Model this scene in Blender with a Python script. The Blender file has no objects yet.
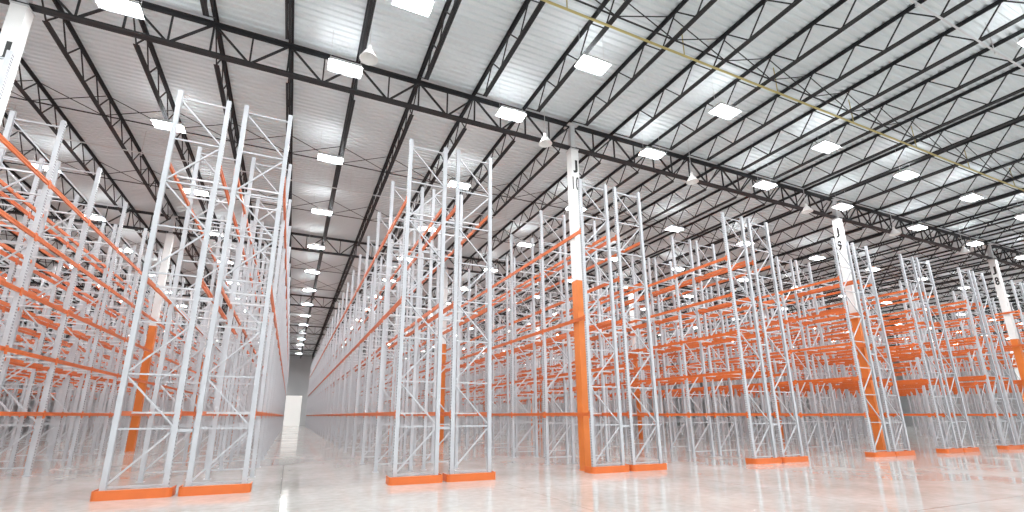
import bpy, math, random
from mathutils import Vector, Matrix
random.seed(4)
scene=bpy.context.scene
col=scene.collection
scene.view_settings.view_transform='Standard'

# ------------------------------------------------------------------ materials
def new_mat(name,color,rough=.5,metal=0.0,noise=0.0,nscale=4.0,bump=0.0,spec=.5):
    m=bpy.data.materials.new(name); m.use_nodes=True
    nt=m.node_tree; b=nt.nodes['Principled BSDF']
    b.inputs['Base Color'].default_value=(*color,1)
    b.inputs['Roughness'].default_value=rough
    b.inputs['Metallic'].default_value=metal
    if noise>0 or bump>0:
        tc=nt.nodes.new('ShaderNodeTexCoord'); n=nt.nodes.new('ShaderNodeTexNoise')
        n.inputs['Scale'].default_value=nscale; n.inputs['Detail'].default_value=5
        nt.links.new(tc.outputs['Object'],n.inputs['Vector'])
        if noise>0:
            r=nt.nodes.new('ShaderNodeValToRGB')
            r.color_ramp.elements[0].position=.3; r.color_ramp.elements[1].position=.7
            r.color_ramp.elements[0].color=(*[c*(1-noise) for c in color],1)
            r.color_ramp.elements[1].color=(*[min(1,c*(1+noise*.5)) for c in color],1)
            nt.links.new(n.outputs['Fac'],r.inputs['Fac']); nt.links.new(r.outputs['Color'],b.inputs['Base Color'])
        if bump>0:
            bp=nt.nodes.new('ShaderNodeBump'); bp.inputs['Strength'].default_value=bump
            nt.links.new(n.outputs['Fac'],bp.inputs['Height']); nt.links.new(bp.outputs['Normal'],b.inputs['Normal'])
    return m
M_gray=new_mat('gray_rack_paint',(.52,.54,.57),.4,0,.05,3)
M_slot=new_mat('dark_slot',(.06,.06,.07),.7,0,.1)
M_orange=new_mat('orange_rack_paint',(.70,.155,.030),.42,0,.06,3)
M_galv=new_mat('galvanised_bar',(.66,.68,.70),.4,.2,.06,6)
M_black=new_mat('dark_joist_paint',(.018,.020,.023),.6,0,.2,2)
M_deck=new_mat('white_roof_deck',(.66,.715,.735),.55,0,.05,.6)
M_wall=new_mat('wall_panel',(.62,.63,.64),.7,0,.05,.5)
M_white=new_mat('white_column_paint',(.82,.82,.81),.45,0,.04,3)
M_corange=new_mat('orange_column_paint',(.74,.20,.035),.45,0,.05,2)
M_text=new_mat('black_stencil',(.02,.02,.02),.6,0,.1)
M_pipe=new_mat('yellow_pipe_paint',(.45,.38,.14),.4,0,.08)
M_steel=new_mat('fixture_metal',(.60,.61,.62),.35,.1,.04)
M_door=new_mat('door_white_lit_glow',(.95,.95,.93),.4,0,.03)
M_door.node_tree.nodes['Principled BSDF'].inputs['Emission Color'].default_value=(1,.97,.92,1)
M_door.node_tree.nodes['Principled BSDF'].inputs['Emission Strength'].default_value=.35  # emission added so the far door looks brightly lit
def lamp_mat(name,s):
    m=bpy.data.materials.new(name); m.use_nodes=True
    b=m.node_tree.nodes['Principled BSDF']
    b.inputs['Base Color'].default_value=(1,1,1,1)
    b.inputs['Emission Color'].default_value=(.965,.985,1,1); b.inputs['Emission Strength'].default_value=s
    return m
M_lamp=lamp_mat('lamp_glow',215); M_added_up=lamp_mat('added_uplight_glow',58)  # the weaker glow is added, it brightens the deck around the lights

# polished concrete floor
M_floor=bpy.data.materials.new('polished_concrete'); M_floor.use_nodes=True
nt=M_floor.node_tree; b=nt.nodes['Principled BSDF']
tc=nt.nodes.new('ShaderNodeTexCoord')
n1=nt.nodes.new('ShaderNodeTexNoise'); n1.inputs['Scale'].default_value=.45; n1.inputs['Detail'].default_value=8; n1.inputs['Roughness'].default_value=.65
n2=nt.nodes.new('ShaderNodeTexNoise'); n2.inputs['Scale'].default_value=6; n2.inputs['Detail'].default_value=6
for n in (n1,n2): nt.links.new(tc.outputs['Object'],n.inputs['Vector'])
mx=nt.nodes.new('ShaderNodeMix'); mx.data_type='FLOAT'; mx.inputs[0].default_value=.35
nt.links.new(n1.outputs['Fac'],mx.inputs[2]); nt.links.new(n2.outputs['Fac'],mx.inputs[3])
r=nt.nodes.new('ShaderNodeValToRGB')
r.color_ramp.elements[0].position=.36; r.color_ramp.elements[0].color=(.45,.43,.40,1)
r.color_ramp.elements[1].position=.62; r.color_ramp.elements[1].color=(.61,.595,.565,1)
nt.links.new(mx.outputs[0],r.inputs['Fac'])
br=nt.nodes.new('ShaderNodeTexBrick'); br.offset=0; br.inputs['Scale'].default_value=1
br.inputs['Brick Width'].default_value=5.03; br.inputs['Row Height'].default_value=5.07
br.inputs['Mortar Size'].default_value=.008
br.inputs['Color1'].default_value=(1,1,1,1); br.inputs['Color2'].default_value=(1,1,1,1); br.inputs['Mortar'].default_value=(.6,.58,.55,1)
nt.links.new(tc.outputs['Object'],br.inputs['Vector'])
mm=nt.nodes.new('ShaderNodeMix'); mm.data_type='RGBA'; mm.blend_type='MULTIPLY'; mm.inputs[0].default_value=1
nt.links.new(r.outputs['Color'],mm.inputs[6]); nt.links.new(br.outputs['Color'],mm.inputs[7])
nt.links.new(mm.outputs[2],b.inputs['Base Color'])
b.inputs['IOR'].default_value=1.65
mr=nt.nodes.new('ShaderNodeMapRange'); mr.inputs[1].default_value=.3; mr.inputs[2].default_value=.7; mr.inputs[3].default_value=.05; mr.inputs[4].default_value=.16
nt.links.new(n1.outputs['Fac'],mr.inputs[0]); nt.links.new(mr.outputs[0],b.inputs['Roughness'])

# ------------------------------------------------------------------ mesh builder
class MB:
    def __init__(s): s.v=[];s.f=[];s.m=[]
    def box(s,x0,x1,y0,y1,z0,z1,mi=0):
        i=len(s.v)
        s.v+=[(x0,y0,z0),(x1,y0,z0),(x1,y1,z0),(x0,y1,z0),(x0,y0,z1),(x1,y0,z1),(x1,y1,z1),(x0,y1,z1)]
        s.f+=[(i,i+3,i+2,i+1),(i+4,i+5,i+6,i+7),(i,i+1,i+5,i+4),(i+1,i+2,i+6,i+5),(i+2,i+3,i+7,i+6),(i+3,i,i+4,i+7)]
        s.m+=[mi]*6
    def bar(s,p,q,w,h,mi=0,up=(0,0,1)):
        p=Vector(p);q=Vector(q);d=(q-p).normalized();u=Vector(up)
        if abs(d.dot(u))>.98:u=Vector((0,1,0))
        r=d.cross(u).normalized();u=r.cross(d)
        i=len(s.v)
        for c in (p,q):
            for a,b_ in ((-1,-1),(1,-1),(1,1),(-1,1)): s.v.append(tuple(c+r*a*w/2+u*b_*h/2))
        s.f+=[(i,i+1,i+2,i+3),(i+7,i+6,i+5,i+4)]+[(i+k,i+4+k,i+4+(k+1)%4,i+(k+1)%4) for k in range(4)]
        s.m+=[mi]*6
    def prism(s,prof,z0,z1,mi=0):
        i=len(s.v);n=len(prof)
        s.v+=[(x,y,z0) for x,y in prof]+[(x,y,z1) for x,y in prof]
        s.f+=[tuple(i+n+k for k in range(n)),tuple(i+n-1-k for k in range(n))]+[(i+k,i+(k+1)%n,i+n+(k+1)%n,i+n+k) for k in range(n)]
        s.m+=[mi]*(n+2)
    def prof_y(s,prof,y0,y1,mi=0):
        i=len(s.v);n=len(prof)
        s.v+=[(x,y0,z) for x,z in prof]+[(x,y1,z) for x,z in prof]
        s.f+=[tuple(i+k for k in range(n)),tuple(i+2*n-1-k for k in range(n))]+[(i+k,i+n+k,i+n+(k+1)%n,i+(k+1)%n) for k in range(n)]
        s.m+=[mi]*(n+2)
    def lathe(s,prof,seg=14,mi=0,c=(0,0)):
        i=len(s.v)
        for rr,z in prof:
            for k in range(seg):
                a=2*math.pi*k/seg; s.v.append((c[0]+rr*math.cos(a),c[1]+rr*math.sin(a),z))
        for j in range(len(prof)-1):
            for k in range(seg):
                a=i+j*seg+k;b_=i+j*seg+(k+1)%seg
                s.f.append((a,b_,b_+seg,a+seg)); s.m.append(mi)
    def cyl(s,p,q,r,seg=8,mi=0):
        p=Vector(p);q=Vector(q);d=(q-p).normalized();u=Vector((0,0,1)) if abs(d.z)<.9 else Vector((1,0,0))
        a=d.cross(u).normalized();b_=a.cross(d);i=len(s.v)
        for c in (p,q):
            for k in range(seg):
                t=2*math.pi*k/seg; s.v.append(tuple(c+a*r*math.cos(t)+b_*r*math.sin(t)))
        for k in range(seg): s.f.append((i+k,i+seg+k,i+seg+(k+1)%seg,i+(k+1)%seg)); s.m.append(mi)
        s.f.append(tuple(i+k for k in range(seg)));s.m.append(mi)
        s.f.append(tuple(i+2*seg-1-k for k in range(seg)));s.m.append(mi)
    def mesh(s,name,mats):
        me=bpy.data.meshes.new(name); me.from_pydata(s.v,[],s.f)
        for m in mats: me.materials.append(m)
        me.polygons.foreach_set('material_index',s.m); me.update()
        return me
def obj(name,me,loc=(0,0,0),parent=None,**kw):
    o=bpy.data.objects.new(name,me); o.location=loc
    if parent is not None: o.parent=parent
    col.objects.link(o)
    for k,v in kw.items(): o[k]=v
    return o

# ------------------------------------------------------------------ constants (metres)
H=1.6
YF=11.70
BAY=2.70
RACK_H=9.38
FD=1.14
GW=1.34
LV5=[1.70,3.20,4.64,6.08,7.55]
LV4=[1.70,3.6,5.6,7.55]
LV3=[1.70,4.64,7.55]
COLX0=8.42; SX=15.09; COLY0=12.48; SY=15.2
XL,XR,YB,YE=-42.0,100.0,-16.0,88.8
DECK=12.12
CT=DECK-.005      # top of hangers

# ------------------------------------------------------------------ setting
m=MB(); m.box(XL,XR,YB,YE,-.3,0); floor=obj('floor',m.mesh('floor',[M_floor]),kind='structure')
m=MB(); y=YB; prof=[]
while y<YE:
    prof+=[(y,DECK),(y+.09,DECK),(y+.12,DECK+.045),(y+.17,DECK+.045)]; y+=.20
for (yy,z) in prof: m.v+=[(XL,yy,z),(XR,yy,z)]
for k in range(len(prof)-1): m.f.append((2*k,2*k+2,2*k+3,2*k+1)); m.m.append(0)
m.box(XL,XR,YB,YE,DECK+.06,DECK+.2)
obj('ceiling',m.mesh('ceiling',[M_deck]),kind='structure')
m=MB(); m.box(XL,XR,YE,YE+.3,0,DECK+.2)
for k in range(140): m.box(XL+k*1.0,XL+k*1.0+.04,YE-.03,YE,0,DECK)
obj('wall_back',m.mesh('wall_back',[M_wall]),kind='structure')
m=MB(); m.box(XL-.3,XL,YB,YE,0,DECK+.2); obj('wall_left',m.mesh('wall_left',[M_wall]),kind='structure')
m=MB(); m.box(XR,XR+.3,YB,YE,0,DECK+.2); obj('wall_right',m.mesh('wall_right',[M_wall]),kind='structure')
D0,D1,DH=-.6,1.6,4.8
m=MB(); m.box(D0,D1,YE-.12,YE-.035,0,DH)
for k in range(1,8): m.box(D0,D1,YE-.135,YE-.12,k*.58-.02,k*.58+.02)
m.box(D0-.15,D0,YE-.16,YE-.035,0,DH+.15); m.box(D1,D1+.15,YE-.16,YE-.035,0,DH+.15); m.box(D0-.15,D1+.15,YE-.16,YE-.035,DH,DH+.15)
obj('door_1',m.mesh('door_1',[M_door]),kind='structure')

# ------------------------------------------------------------------ rack part meshes
PW,PD=.10,.09
def post_profile(x,s):
    a=PW/2;b_=PD/2;t=.012;l=.03
    p=[(a,-b_),(a,b_),(-a,b_),(-a,b_-l),(-a+t,b_-l),(-a+t,b_-t),(a-t,b_-t),(a-t,-b_+t),(-a+t,-b_+t),(-a+t,-b_+l),(-a,-b_+l),(-a,-b_)]
    q=[(x+s*u,v) for u,v in p]
    return q if s>0 else q[::-1]
def slots(m,x,s):
    z=.15
    while z<RACK_H-.05:
        for yy in (-.022,.022):
            xx=x+s*PW/2; x0,x1=(xx,xx+.0015) if s>0 else (xx-.0015,xx)
            m.box(x0,x1,yy-.009,yy+.009,z,z+.034,1)
        z+=.076
def post_mesh(s):
    m=MB(); m.prism(post_profile(0,s),.012,RACK_H)
    m.box(-.085,.085,-.075,.075,0,.012); slots(m,0,s)
    return m.mesh('rack_post',[M_gray,M_slot])
zs=[.22]
while zs[-1]<RACK_H-1.2: zs.append(zs[-1]+1.12)
xa,xb=PW,FD-PW
BR=[]
for i,z in enumerate(zs):
    BR.append(((xa-.03,0,z),(xb+.03,0,z)))
    if i<len(zs)-1:
        z2=zs[i+1]
        BR.append(((xa,0,z+.06),(xb,0,z2-.06)) if i%2==0 else ((xb,0,z+.06),(xa,0,z2-.06)))
def add_bar(m,p,q): m.bar(p,q,.034,.034)
post_hi={s:post_mesh(s) for s in (-1,1)}
def frame_mesh(detail):
    m=MB()
    for s,x in ((-1,PW/2),(1,FD-PW/2)):
        m.prism(post_profile(x,s),.012,RACK_H); m.box(x-.085,x+.085,-.075,.075,0,.012)
        if detail: slots(m,x,s)
    for p,q in BR: add_bar(m,p,q)
    return m.mesh('upright_frame',[M_gray,M_slot])
F_lo=frame_mesh(False)
F_hi=frame_mesh(True)
hor=MB(); add_bar(hor,(xa-.03,0,0),(xb+.03,0,0)); hor=hor.mesh('horizontal_brace',[M_gray])
dg=[]
for s in (0,1):
    mm_=MB(); add_bar(mm_,*(((xa,0,.06),(xb,0,1.06)) if s==0 else ((xb,0,.06),(xa,0,1.06)))); dg.append(mm_.mesh('diagonal_brace',[M_gray]))
BH=.10
def beam_geo(m,x,y,z,mi=0):
    L=BAY-PD
    m.prof_y([(x,z-BH),(x+.05,z-BH),(x+.05,z),(x,z)],y,y+L,mi)
def beam_full(face):
    m=MB(); L=BAY-PD
    m.prof_y([(0,-BH),(.05,-BH),(.05,0),(0,0)],0,L)
    xo=-.012 if face<0 else .05
    m.box(xo,xo+.012,-.05,.012,-.17,.04); m.box(xo,xo+.012,L-.012,L+.05,-.17,.04)
    m.box(xo,xo+.012,.012,L-.012,-.04,-.0)
    return m.mesh('load_beam',[M_orange])
B_me={-1:beam_full(-1),1:beam_full(1)}
sup=MB(); sup.box(0,FD-.10,-.02,.02,-.04,.0); sup.box(0,.03,-.03,.03,-.045,.004); sup.box(FD-.13,FD-.10,-.03,.03,-.045,.004); sup=sup.mesh('pallet_support_bar',[M_galv])
g=MB()
t=.02;gh=.18;R_=.10
arc=[k*math.pi/8 for k in range(5)]
outer=[(0,.42)]+[(R_-R_*math.cos(a),R_-R_*math.sin(a)) for a in arc]+[(GW-R_+R_*math.sin(a),R_-R_*math.cos(a)) for a in arc]+[(GW,.42)]
inner=[(t,.42)]+[(R_-(R_-t)*math.cos(a),R_-(R_-t)*math.sin(a)) for a in arc]+[(GW-R_+(R_-t)*math.sin(a),R_-(R_-t)*math.cos(a)) for a in arc]+[(GW-t,.42)]
n=len(outer)
for z in (0,gh):
    g.v+=[(x,y,z) for x,y in outer]+[(x,y,z) for x,y in inner]
for k in range(n-1):
    g.f+=[(k,k+1,2*n+k+1,2*n+k),(n+k+1,n+k,3*n+k,3*n+k+1),(2*n+k,2*n+k+1,3*n+k+1,3*n+k),(k+1,k,n+k,n+k+1)]; g.m+=[0]*4
g.f+=[(0,2*n,3*n,n),(n-1,2*n-1,4*n-1,3*n-1)]; g.m+=[0]*2
g.box(.08,GW-.08,t,.10,0,.012); g.box(.08,GW-.08,t,.06,gh-.012,gh)
GUARD=g.mesh('end_guard',[M_orange])
spc=MB(); spc.box(0,.28,-.02,.02,-.03,.03); spc.box(0,.008,-.045,.045,-.05,.05); spc.box(.272,.28,-.045,.045,-.05,.05); SPC=spc.mesh('row_spacer',[M_gray])

def build_rack(x0,yf,nb,levels,quality,label,spacer):
    root=bpy.data.objects.new('pallet_rack',None); root.location=(x0,yf,0); root.empty_display_size=.3
    col.objects.link(root)
    root['label']=label; root['category']='pallet rack'; root['group']='rows of pallet racking'
    fx=(GW-FD)/2; fy=.17
    obj('end_guard',GUARD,(0,0,0),root)
    for k in range(nb+1):
        yy=fy+k*BAY
        if quality==2 and k==0:
            fr=bpy.data.objects.new('upright_frame',None); fr.location=(fx,yy,0); fr.parent=root; col.objects.link(fr)
            obj('post',post_hi[-1],(PW/2,0,0),fr); obj('post',post_hi[1],(FD-PW/2,0,0),fr)
            for i,z in enumerate(zs):
                obj('horizontal_brace',hor,(0,0,z),fr)
                if i<len(zs)-1: obj('diagonal_brace',dg[i%2],(0,0,z),fr)
        else:
            obj('upright_frame',F_hi if (quality==2 and k<5) else F_lo,(fx,yy,0),root)
    pos=[]
    for k in range(nb):
        for lv in levels:
            for s in (-1,1):
                pos.append((fx if s<0 else fx+FD-.05, fy+k*BAY+PD/2, lv, s))
    pos.sort(key=lambda p:p[1])
    ni=100 if quality>=1 else 0
    for p in pos[:ni]: obj('load_beam',B_me[p[3]],p[:3],root)
    if pos[ni:]:
        m=MB()
        for p in pos[ni:]: beam_geo(m,*p[:3])
        obj('load_beam',m.mesh('load_beam_far',[M_orange]),(0,0,0),root,kind='stuff')
    sp=[(fx+.05,fy+(k+f)*BAY,lv-.01) for k in range(nb) for lv in levels for f in (.35,.8)]
    ns=60 if quality==2 else 0
    for p in sp[:ns]: obj('pallet_support_bar',sup,p,root)
    m=MB()
    for p in sp[ns:]: m.box(p[0],p[0]+FD-.10,p[1]-.02,p[1]+.02,p[2]-.04,p[2])
    obj('pallet_support_bar',m.mesh('support_far',[M_galv]),(0,0,0),root,kind='stuff')
    if spacer and quality==2:
        for k in range(4):
            for z in (1.3,4.2,7.0): obj('row_spacer',SPC,(fx+FD,fy+k*BAY,z),root)
    return root
rows=[(-27.8,YF+.2,25,LV4,0),(-22.1,YF+.2,25,LV4,0),(-14.9,YF+.2,25,LV4,1),(-9.05,YF+.2,25,LV5,2),
 (-3.38,YF+.19,25,LV3,2),(2.33,YF,25,LV3,2),(8.10,YF,25,LV3,2),(14.75,YF,25,LV5,2),(21.60,YF,20,LV5,2),(26.85,YF,17,LV5,2),(32.32,YF,14,LV4,1),
 (38.24,YF,10,LV4,1),(43.3,YF,9,LV4,0),(48.3,YF,8,LV4,0),(53.35,YF,8,LV4,0)]
for (x,yf,nb,lv,q) in rows:
    def lab_(l): return 'tall empty gray steel pallet rack, %s orange beam levels'%({3:'three',4:'four',5:'five'}[len(l)])
    lv2=LV5 if abs(x-8.10)<.1 else lv
    lab=lab_(lv); lab2=lab_(lv2)
    if abs(x-8.10)<.1: lab='tall empty gray rack wrapping around white and orange column'
    if abs(x-21.6)<.1: lab2='tall empty gray rack around an orange and white column'
    build_rack(x,yf,nb,lv,q,lab,True)
    build_rack(x+GW+.10,yf,nb,lv2,q,lab2,False)

# ------------------------------------------------------------------ columns
cm=.15
def column_text(ch,parent,loc,rot,w,h):
    cu=bpy.data.curves.new('t','FONT'); cu.body=ch; cu.size=1; cu.align_x='CENTER'; cu.extrude=.002
    cu.offset=.035 if len(ch)==1 else .015
    cu.space_character=1.2
    o=bpy.data.objects.new('tmp',cu); col.objects.link(o)
    bpy.context.view_layer.update()
    me=bpy.data.meshes.new_from_object(o.evaluated_get(bpy.context.evaluated_depsgraph_get()))
    bpy.data.objects.remove(o)
    xs=[v.co.x for v in me.vertices]; ys=[v.co.y for v in me.vertices]
    x0,x1,y0,y1=min(xs),max(xs),min(ys),max(ys)
    for v in me.vertices:
        v.co.x=((v.co.x-x0)/(x1-x0)-.5)*w; v.co.y=(v.co.y-y0)/(y1-y0)*h
    me.materials.clear(); me.materials.append(M_text)
    t_=obj('grid_marking',me,loc,parent); t_.rotation_euler=rot
    return t_
cw=MB(); cw.box(-cm,cm,-cm,cm,5.95,10.85); cw=cw.mesh('column_upper',[M_white])
co=MB(); co.box(-cm,cm,-cm,cm,.02,5.95); co.box(-.17,.17,-.17,.17,0,.02); co=co.mesh('column_lower',[M_corange])
cc=MB(); cc.box(-.09,.09,-.09,.09,10.85,11.86); cc.box(-.17,.17,-.17,.17,10.82,10.86); cc.box(-.2,.2,-.2,.2,11.83,11.86); cc=cc.mesh('column_cap',[M_steel])
columns=[]
for i in range(-2,6):
    for j in range(5):
        x=COLX0+i*SX; y=COLY0+j*SY
        if x>60 and j>2: continue
        columns.append((x,y))
        rt=bpy.data.objects.new('building_column',None); rt.location=(x,y,0); col.objects.link(rt)
        rt['label']='square steel column, orange below, white above'+(', stenciled grid mark' if j==0 else '')
        rt['category']='column'; rt['group']='structural columns'
        obj('lower_section',co,(0,0,0),rt,label='orange painted lower section')
        obj('upper_section',cw,(0,0,0),rt,label='white painted upper section')
        obj('steel_cap',cc,(0,0,0),rt,label='gray steel column head')
        if j==0 and -1<=i<=3:
            zt=9.9 if i>=0 else 9.3
            for k,chs in enumerate(['J',str(10-i)]):
                z=zt-k*.66
                w_=.27 if len(chs)==2 else .18
                if i<1: column_text(chs,rt,(0,-cm-.003,z),(math.pi/2,0,0),w_,.5)
                else: column_text(chs,rt,(-(cm+.003),0,z),(math.pi/2,0,-math.pi/2),w_,.5)

# ------------------------------------------------------------------ girders (span along x)
GT,GB=11.95,10.93
m=MB()
for z in (GT-.05,GB):
    for dy in (-.055,.055):
        m.bar((0,dy,z),(SX,dy,z),.10,.025)
        m.bar((0,dy*.35,z+(-.045 if z>11.5 else .045)),(SX,dy*.35,z+(-.045 if z>11.5 else .045)),.018,.10)
np_=8; dx=SX/np_
for k in range(np_):
    xm=(k+.5)*dx
    m.bar((k*dx,0,GT-.06),(xm,0,GB+.02),.05,.05); m.bar((xm,0,GB+.02),((k+1)*dx,0,GT-.06),.05,.05)
    m.bar((xm,0,GB),(xm,0,GT-.06),.04,.04)
    if k: m.bar((k*dx,0,GB),(k*dx,0,GT-.06),.045,.045)
GIRD=m.mesh('roof_girder',[M_black])
for i in range(-3,6):
    for j in range(-1,5):
        obj('roof_girder',GIRD,(COLX0+i*SX,COLY0+j*SY,0),label='dark painted open-web steel roof girder under joists',category='girder',group='roof girders')
# ------------------------------------------------------------------ joists (span along y)
JT,JB=DECK-.005,11.32
m=MB()
L=SY-.02
for dxx in (-.04,.04):
    m.bar((dxx,0,JT-.012),(dxx,L,JT-.012),.06,.02); m.bar((dxx*.3,0,JT-.05),(dxx*.3,L,JT-.05),.014,.07)
    m.bar((dxx,.9,JB),(dxx,L-.9,JB),.06,.02); m.bar((dxx*.3,.9,JB+.035),(dxx*.3,L-.9,JB+.035),.014,.06)
nw=11; st=(L-1.8)/nw
m.bar((0,0.05,JT-.06),(0,.9,JB+.02),.032,.032); m.bar((0,L-.05,JT-.06),(0,L-.9,JB+.02),.032,.032)
for k in range(nw):
    y0=.9+k*st
    m.bar((0,y0,JB+.02),(0,y0+st/2,JT-.04),.03,.03); m.bar((0,y0+st/2,JT-.04),(0,y0+st,JB+.02),.03,.03)
JO=m.mesh('roof_joist',[M_black])
cand=[]
for i in range(-22,76):
    for j in range(-1,5):
        x=COLX0+i*dx; y=COLY0+j*SY
        if x<XL+1 or x>XR-1: continue
        ym=y+SY*.5
        if j==-1 and not(-14<x<60): continue
        if y+L>YE-.02: continue
        cand.append((math.hypot(x,ym),x,y))
cand.sort()
DC=cand[299][0]
for d,x,y in cand[:300]:
    obj('roof_joist',JO,(x,y+.01,0),label='slim dark open-web bar joist carrying the roof deck',category='roof joist',group='roof joists')
m=MB()
for d,x,y in cand[300:]:
    m.bar((x,y,JT-.03),(x,y+L,JT-.03),.12,.06); m.bar((x,y+.9,JB+.02),(x,y+L-.9,JB+.02),.11,.06)
    for k in range(nw):
        y0=y+.9+k*st
        m.bar((x,y0,JB+.02),(x,y0+st/2,JT-.04),.03,.03); m.bar((x,y0+st/2,JT-.04),(x,y0+st,JB+.02),.03,.03)
obj('roof_joist',m.mesh('joists_far',[M_black]),kind='stuff',label='slim dark bar joists over the far bays',category='roof joist',group='roof joists')
m=MB(); m.bar((0,0,JB-.024),(SX,0,JB-.024),.03,.03)
for k in range(np_):
    m.bar((k*dx+.05,0,JB),((k+1)*dx-.05,0,JT-.08),.02,.02); m.bar((k*dx+.05,0,JT-.08),((k+1)*dx-.05,0,JB),.02,.02)
BRG=m.mesh('joist_bridging',[M_black])
for i in range(-3,6):
    for j in range(-1,5):
        x0=COLX0+i*SX; ym=COLY0+(j+.5)*SY
        if max(math.hypot(x0,ym),math.hypot(x0+SX,ym))>DC: continue
        if j==-1 and (x0<-14 or x0+SX>60): continue
        for f in (.33,.67):
            obj('joist_bridging',BRG,(x0,COLY0+(j+f)*SY,0),label='thin dark cross bridging rods between joists',category='bridging',group='joist bridging')
# ------------------------------------------------------------------ pipes
m=MB(); m.cyl((XL+1,7.7,11.2),(XR-1,7.7,11.2),.03)
k=XL+2
while k<XR-1: m.box(k-.012,k+.012,7.69,7.71,11.2,CT); k+=3.77
obj('gas_pipe',m.mesh('gas_pipe',[M_pipe]),label='long thin yellow gas pipe under the roof joists',category='pipe')
for yy in (4.2,19.5):
    m=MB(); m.cyl((XL+1,yy,11.18),(XR-1,yy,11.18),.025)
    k=XL+2
    while k<XR-1:
        m.lathe([(.02,11.15),(.02,11.10),(.035,11.08),(.0,11.08)],6,0,(k,yy)); m.box(k-.01,k+.01,yy-.01,yy+.01,11.18,CT); k+=3.77
    obj('sprinkler_pipe',m.mesh('sprinkler_pipe',[M_steel]),label='thin pale sprinkler pipe with heads under joists',category='pipe',group='sprinkler pipes')

# ------------------------------------------------------------------ high bay lights
LZ=11.0
h=MB(); h.box(-.42,.42,-.20,.20,.05,.09)
h.v+= [(-.42,-.20,.05),(.42,-.20,.05),(.42,.20,.05),(-.42,.20,.05),(-.45,-.24,-.03),(.45,-.24,-.03),(.45,.24,-.03),(-.45,.24,-.03)]
i=len(h.v)-8
h.f+=[(i+k,i+(k+1)%4,i+4+(k+1)%4,i+4+k) for k in range(4)]; h.m+=[0]*4
h.box(-.2,.2,-.07,.07,.09,.16)
HOUS=h.mesh('housing',[M_steel])
l=MB()
for k in range(4):
    yc=-.15+k*.10
    i=len(l.v)
    l.v+=[(-.40,yc-.033,.0),(-.40,yc+.033,.0),(.40,yc+.033,.0),(.40,yc-.033,.0)]; l.f.append((i,i+1,i+2,i+3)); l.m.append(0)
for yc in (-.14,.14):       # glowing strips added above the housing to brighten the deck
    i=len(l.v)
    l.v+=[(-.36,yc-.022,.095),(.36,yc-.022,.095),(.36,yc+.022,.095),(-.36,yc+.022,.095)]; l.f.append((i,i+1,i+2,i+3)); l.m.append(1)
LENS=l.mesh('lamp_tubes',[M_lamp,M_added_up])
c=MB(); c.cyl((0,0,.09),(0,0,CT-LZ),.006,5); CAB=c.mesh('suspension_cable',[M_steel])
lx=[-19,-13.9,-9.7,-4.64,.48,5.6,11.36,17.4,22.6,28.8,34.5,40.2,46,52,58,64,70,76,82]
pos=[(x,11.65+5.12*k) for x in lx for k in range(14) if not(x>50 and k>7)]
pos+=[(1.7+5.04*k,8.8) for k in range(-3,18)]
pos+=[(1.7+5.04*k,y) for k in range(-2,6) for y in (3.5,-2,-8)]
for x,y in pos:
    if min(math.hypot(x-a,y-b_) for a,b_ in columns)<.9: y+=1.0
    if abs((y-COLY0)%SY)<.35 or abs((y-COLY0)%SY)>SY-.35: y+=.45
    rt=bpy.data.objects.new('high_bay_light',None); rt.location=(x,y,LZ); col.objects.link(rt)
    rt['label']='bright rectangular high bay light hanging below the joists'; rt['category']='ceiling light'; rt['group']='high bay lights'
    obj('housing',HOUS,(0,0,0),rt); obj('lamp_tube',LENS,(0,0,0),rt)
    obj('suspension_cable',CAB,(-.4,0,0),rt); obj('suspension_cable',CAB,(.4,0,0),rt)
p=MB(); p.lathe([(.0,.12),(.05,.12),(.06,.0),(.10,-.04),(.22,-.26),(.23,-.27),(.21,-.26),(.09,-.05),(0,-.04)],18); PC=p.mesh('pendant_shade',[M_white])
p=MB(); p.cyl((0,0,.1),(0,0,CT-10.55),.012,6); PS=p.mesh('pendant_stem',[M_steel])
for x,y in ((.95,10.2),(6.86,11.7),(13.3,11.7),(20.0,11.7),(26.6,11.7),(33.2,11.7)):
    rt=bpy.data.objects.new('pendant_lamp',None); rt.location=(x,y,10.55); col.objects.link(rt)
    rt['label']='small white cone pendant lamp near the girder'; rt['category']='pendant lamp'; rt['group']='cone pendant lamps'
    obj('shade',PC,(0,0,0),rt); obj('stem',PS,(0,0,0),rt)

# ------------------------------------------------------------------ world and camera
w=bpy.data.worlds.new('world'); scene.world=w; w.use_nodes=True
w.node_tree.nodes['Background'].inputs[0].default_value=(.98,.985,1,1)
w.node_tree.nodes['Background'].inputs[1].default_value=1.65
cam=bpy.data.cameras.new('camera'); co_=bpy.data.objects.new('camera',cam); col.objects.link(co_)
cam.sensor_width=36; cam.lens=461.4/1024*36; cam.shift_x=(512-495.8)/1024; cam.shift_y=(297.4-256)/1024
cam.clip_end=400
co_.location=(0,0,H); co_.rotation_euler=(math.pi/2+.2513,0,-.4097)
scene.camera=co_
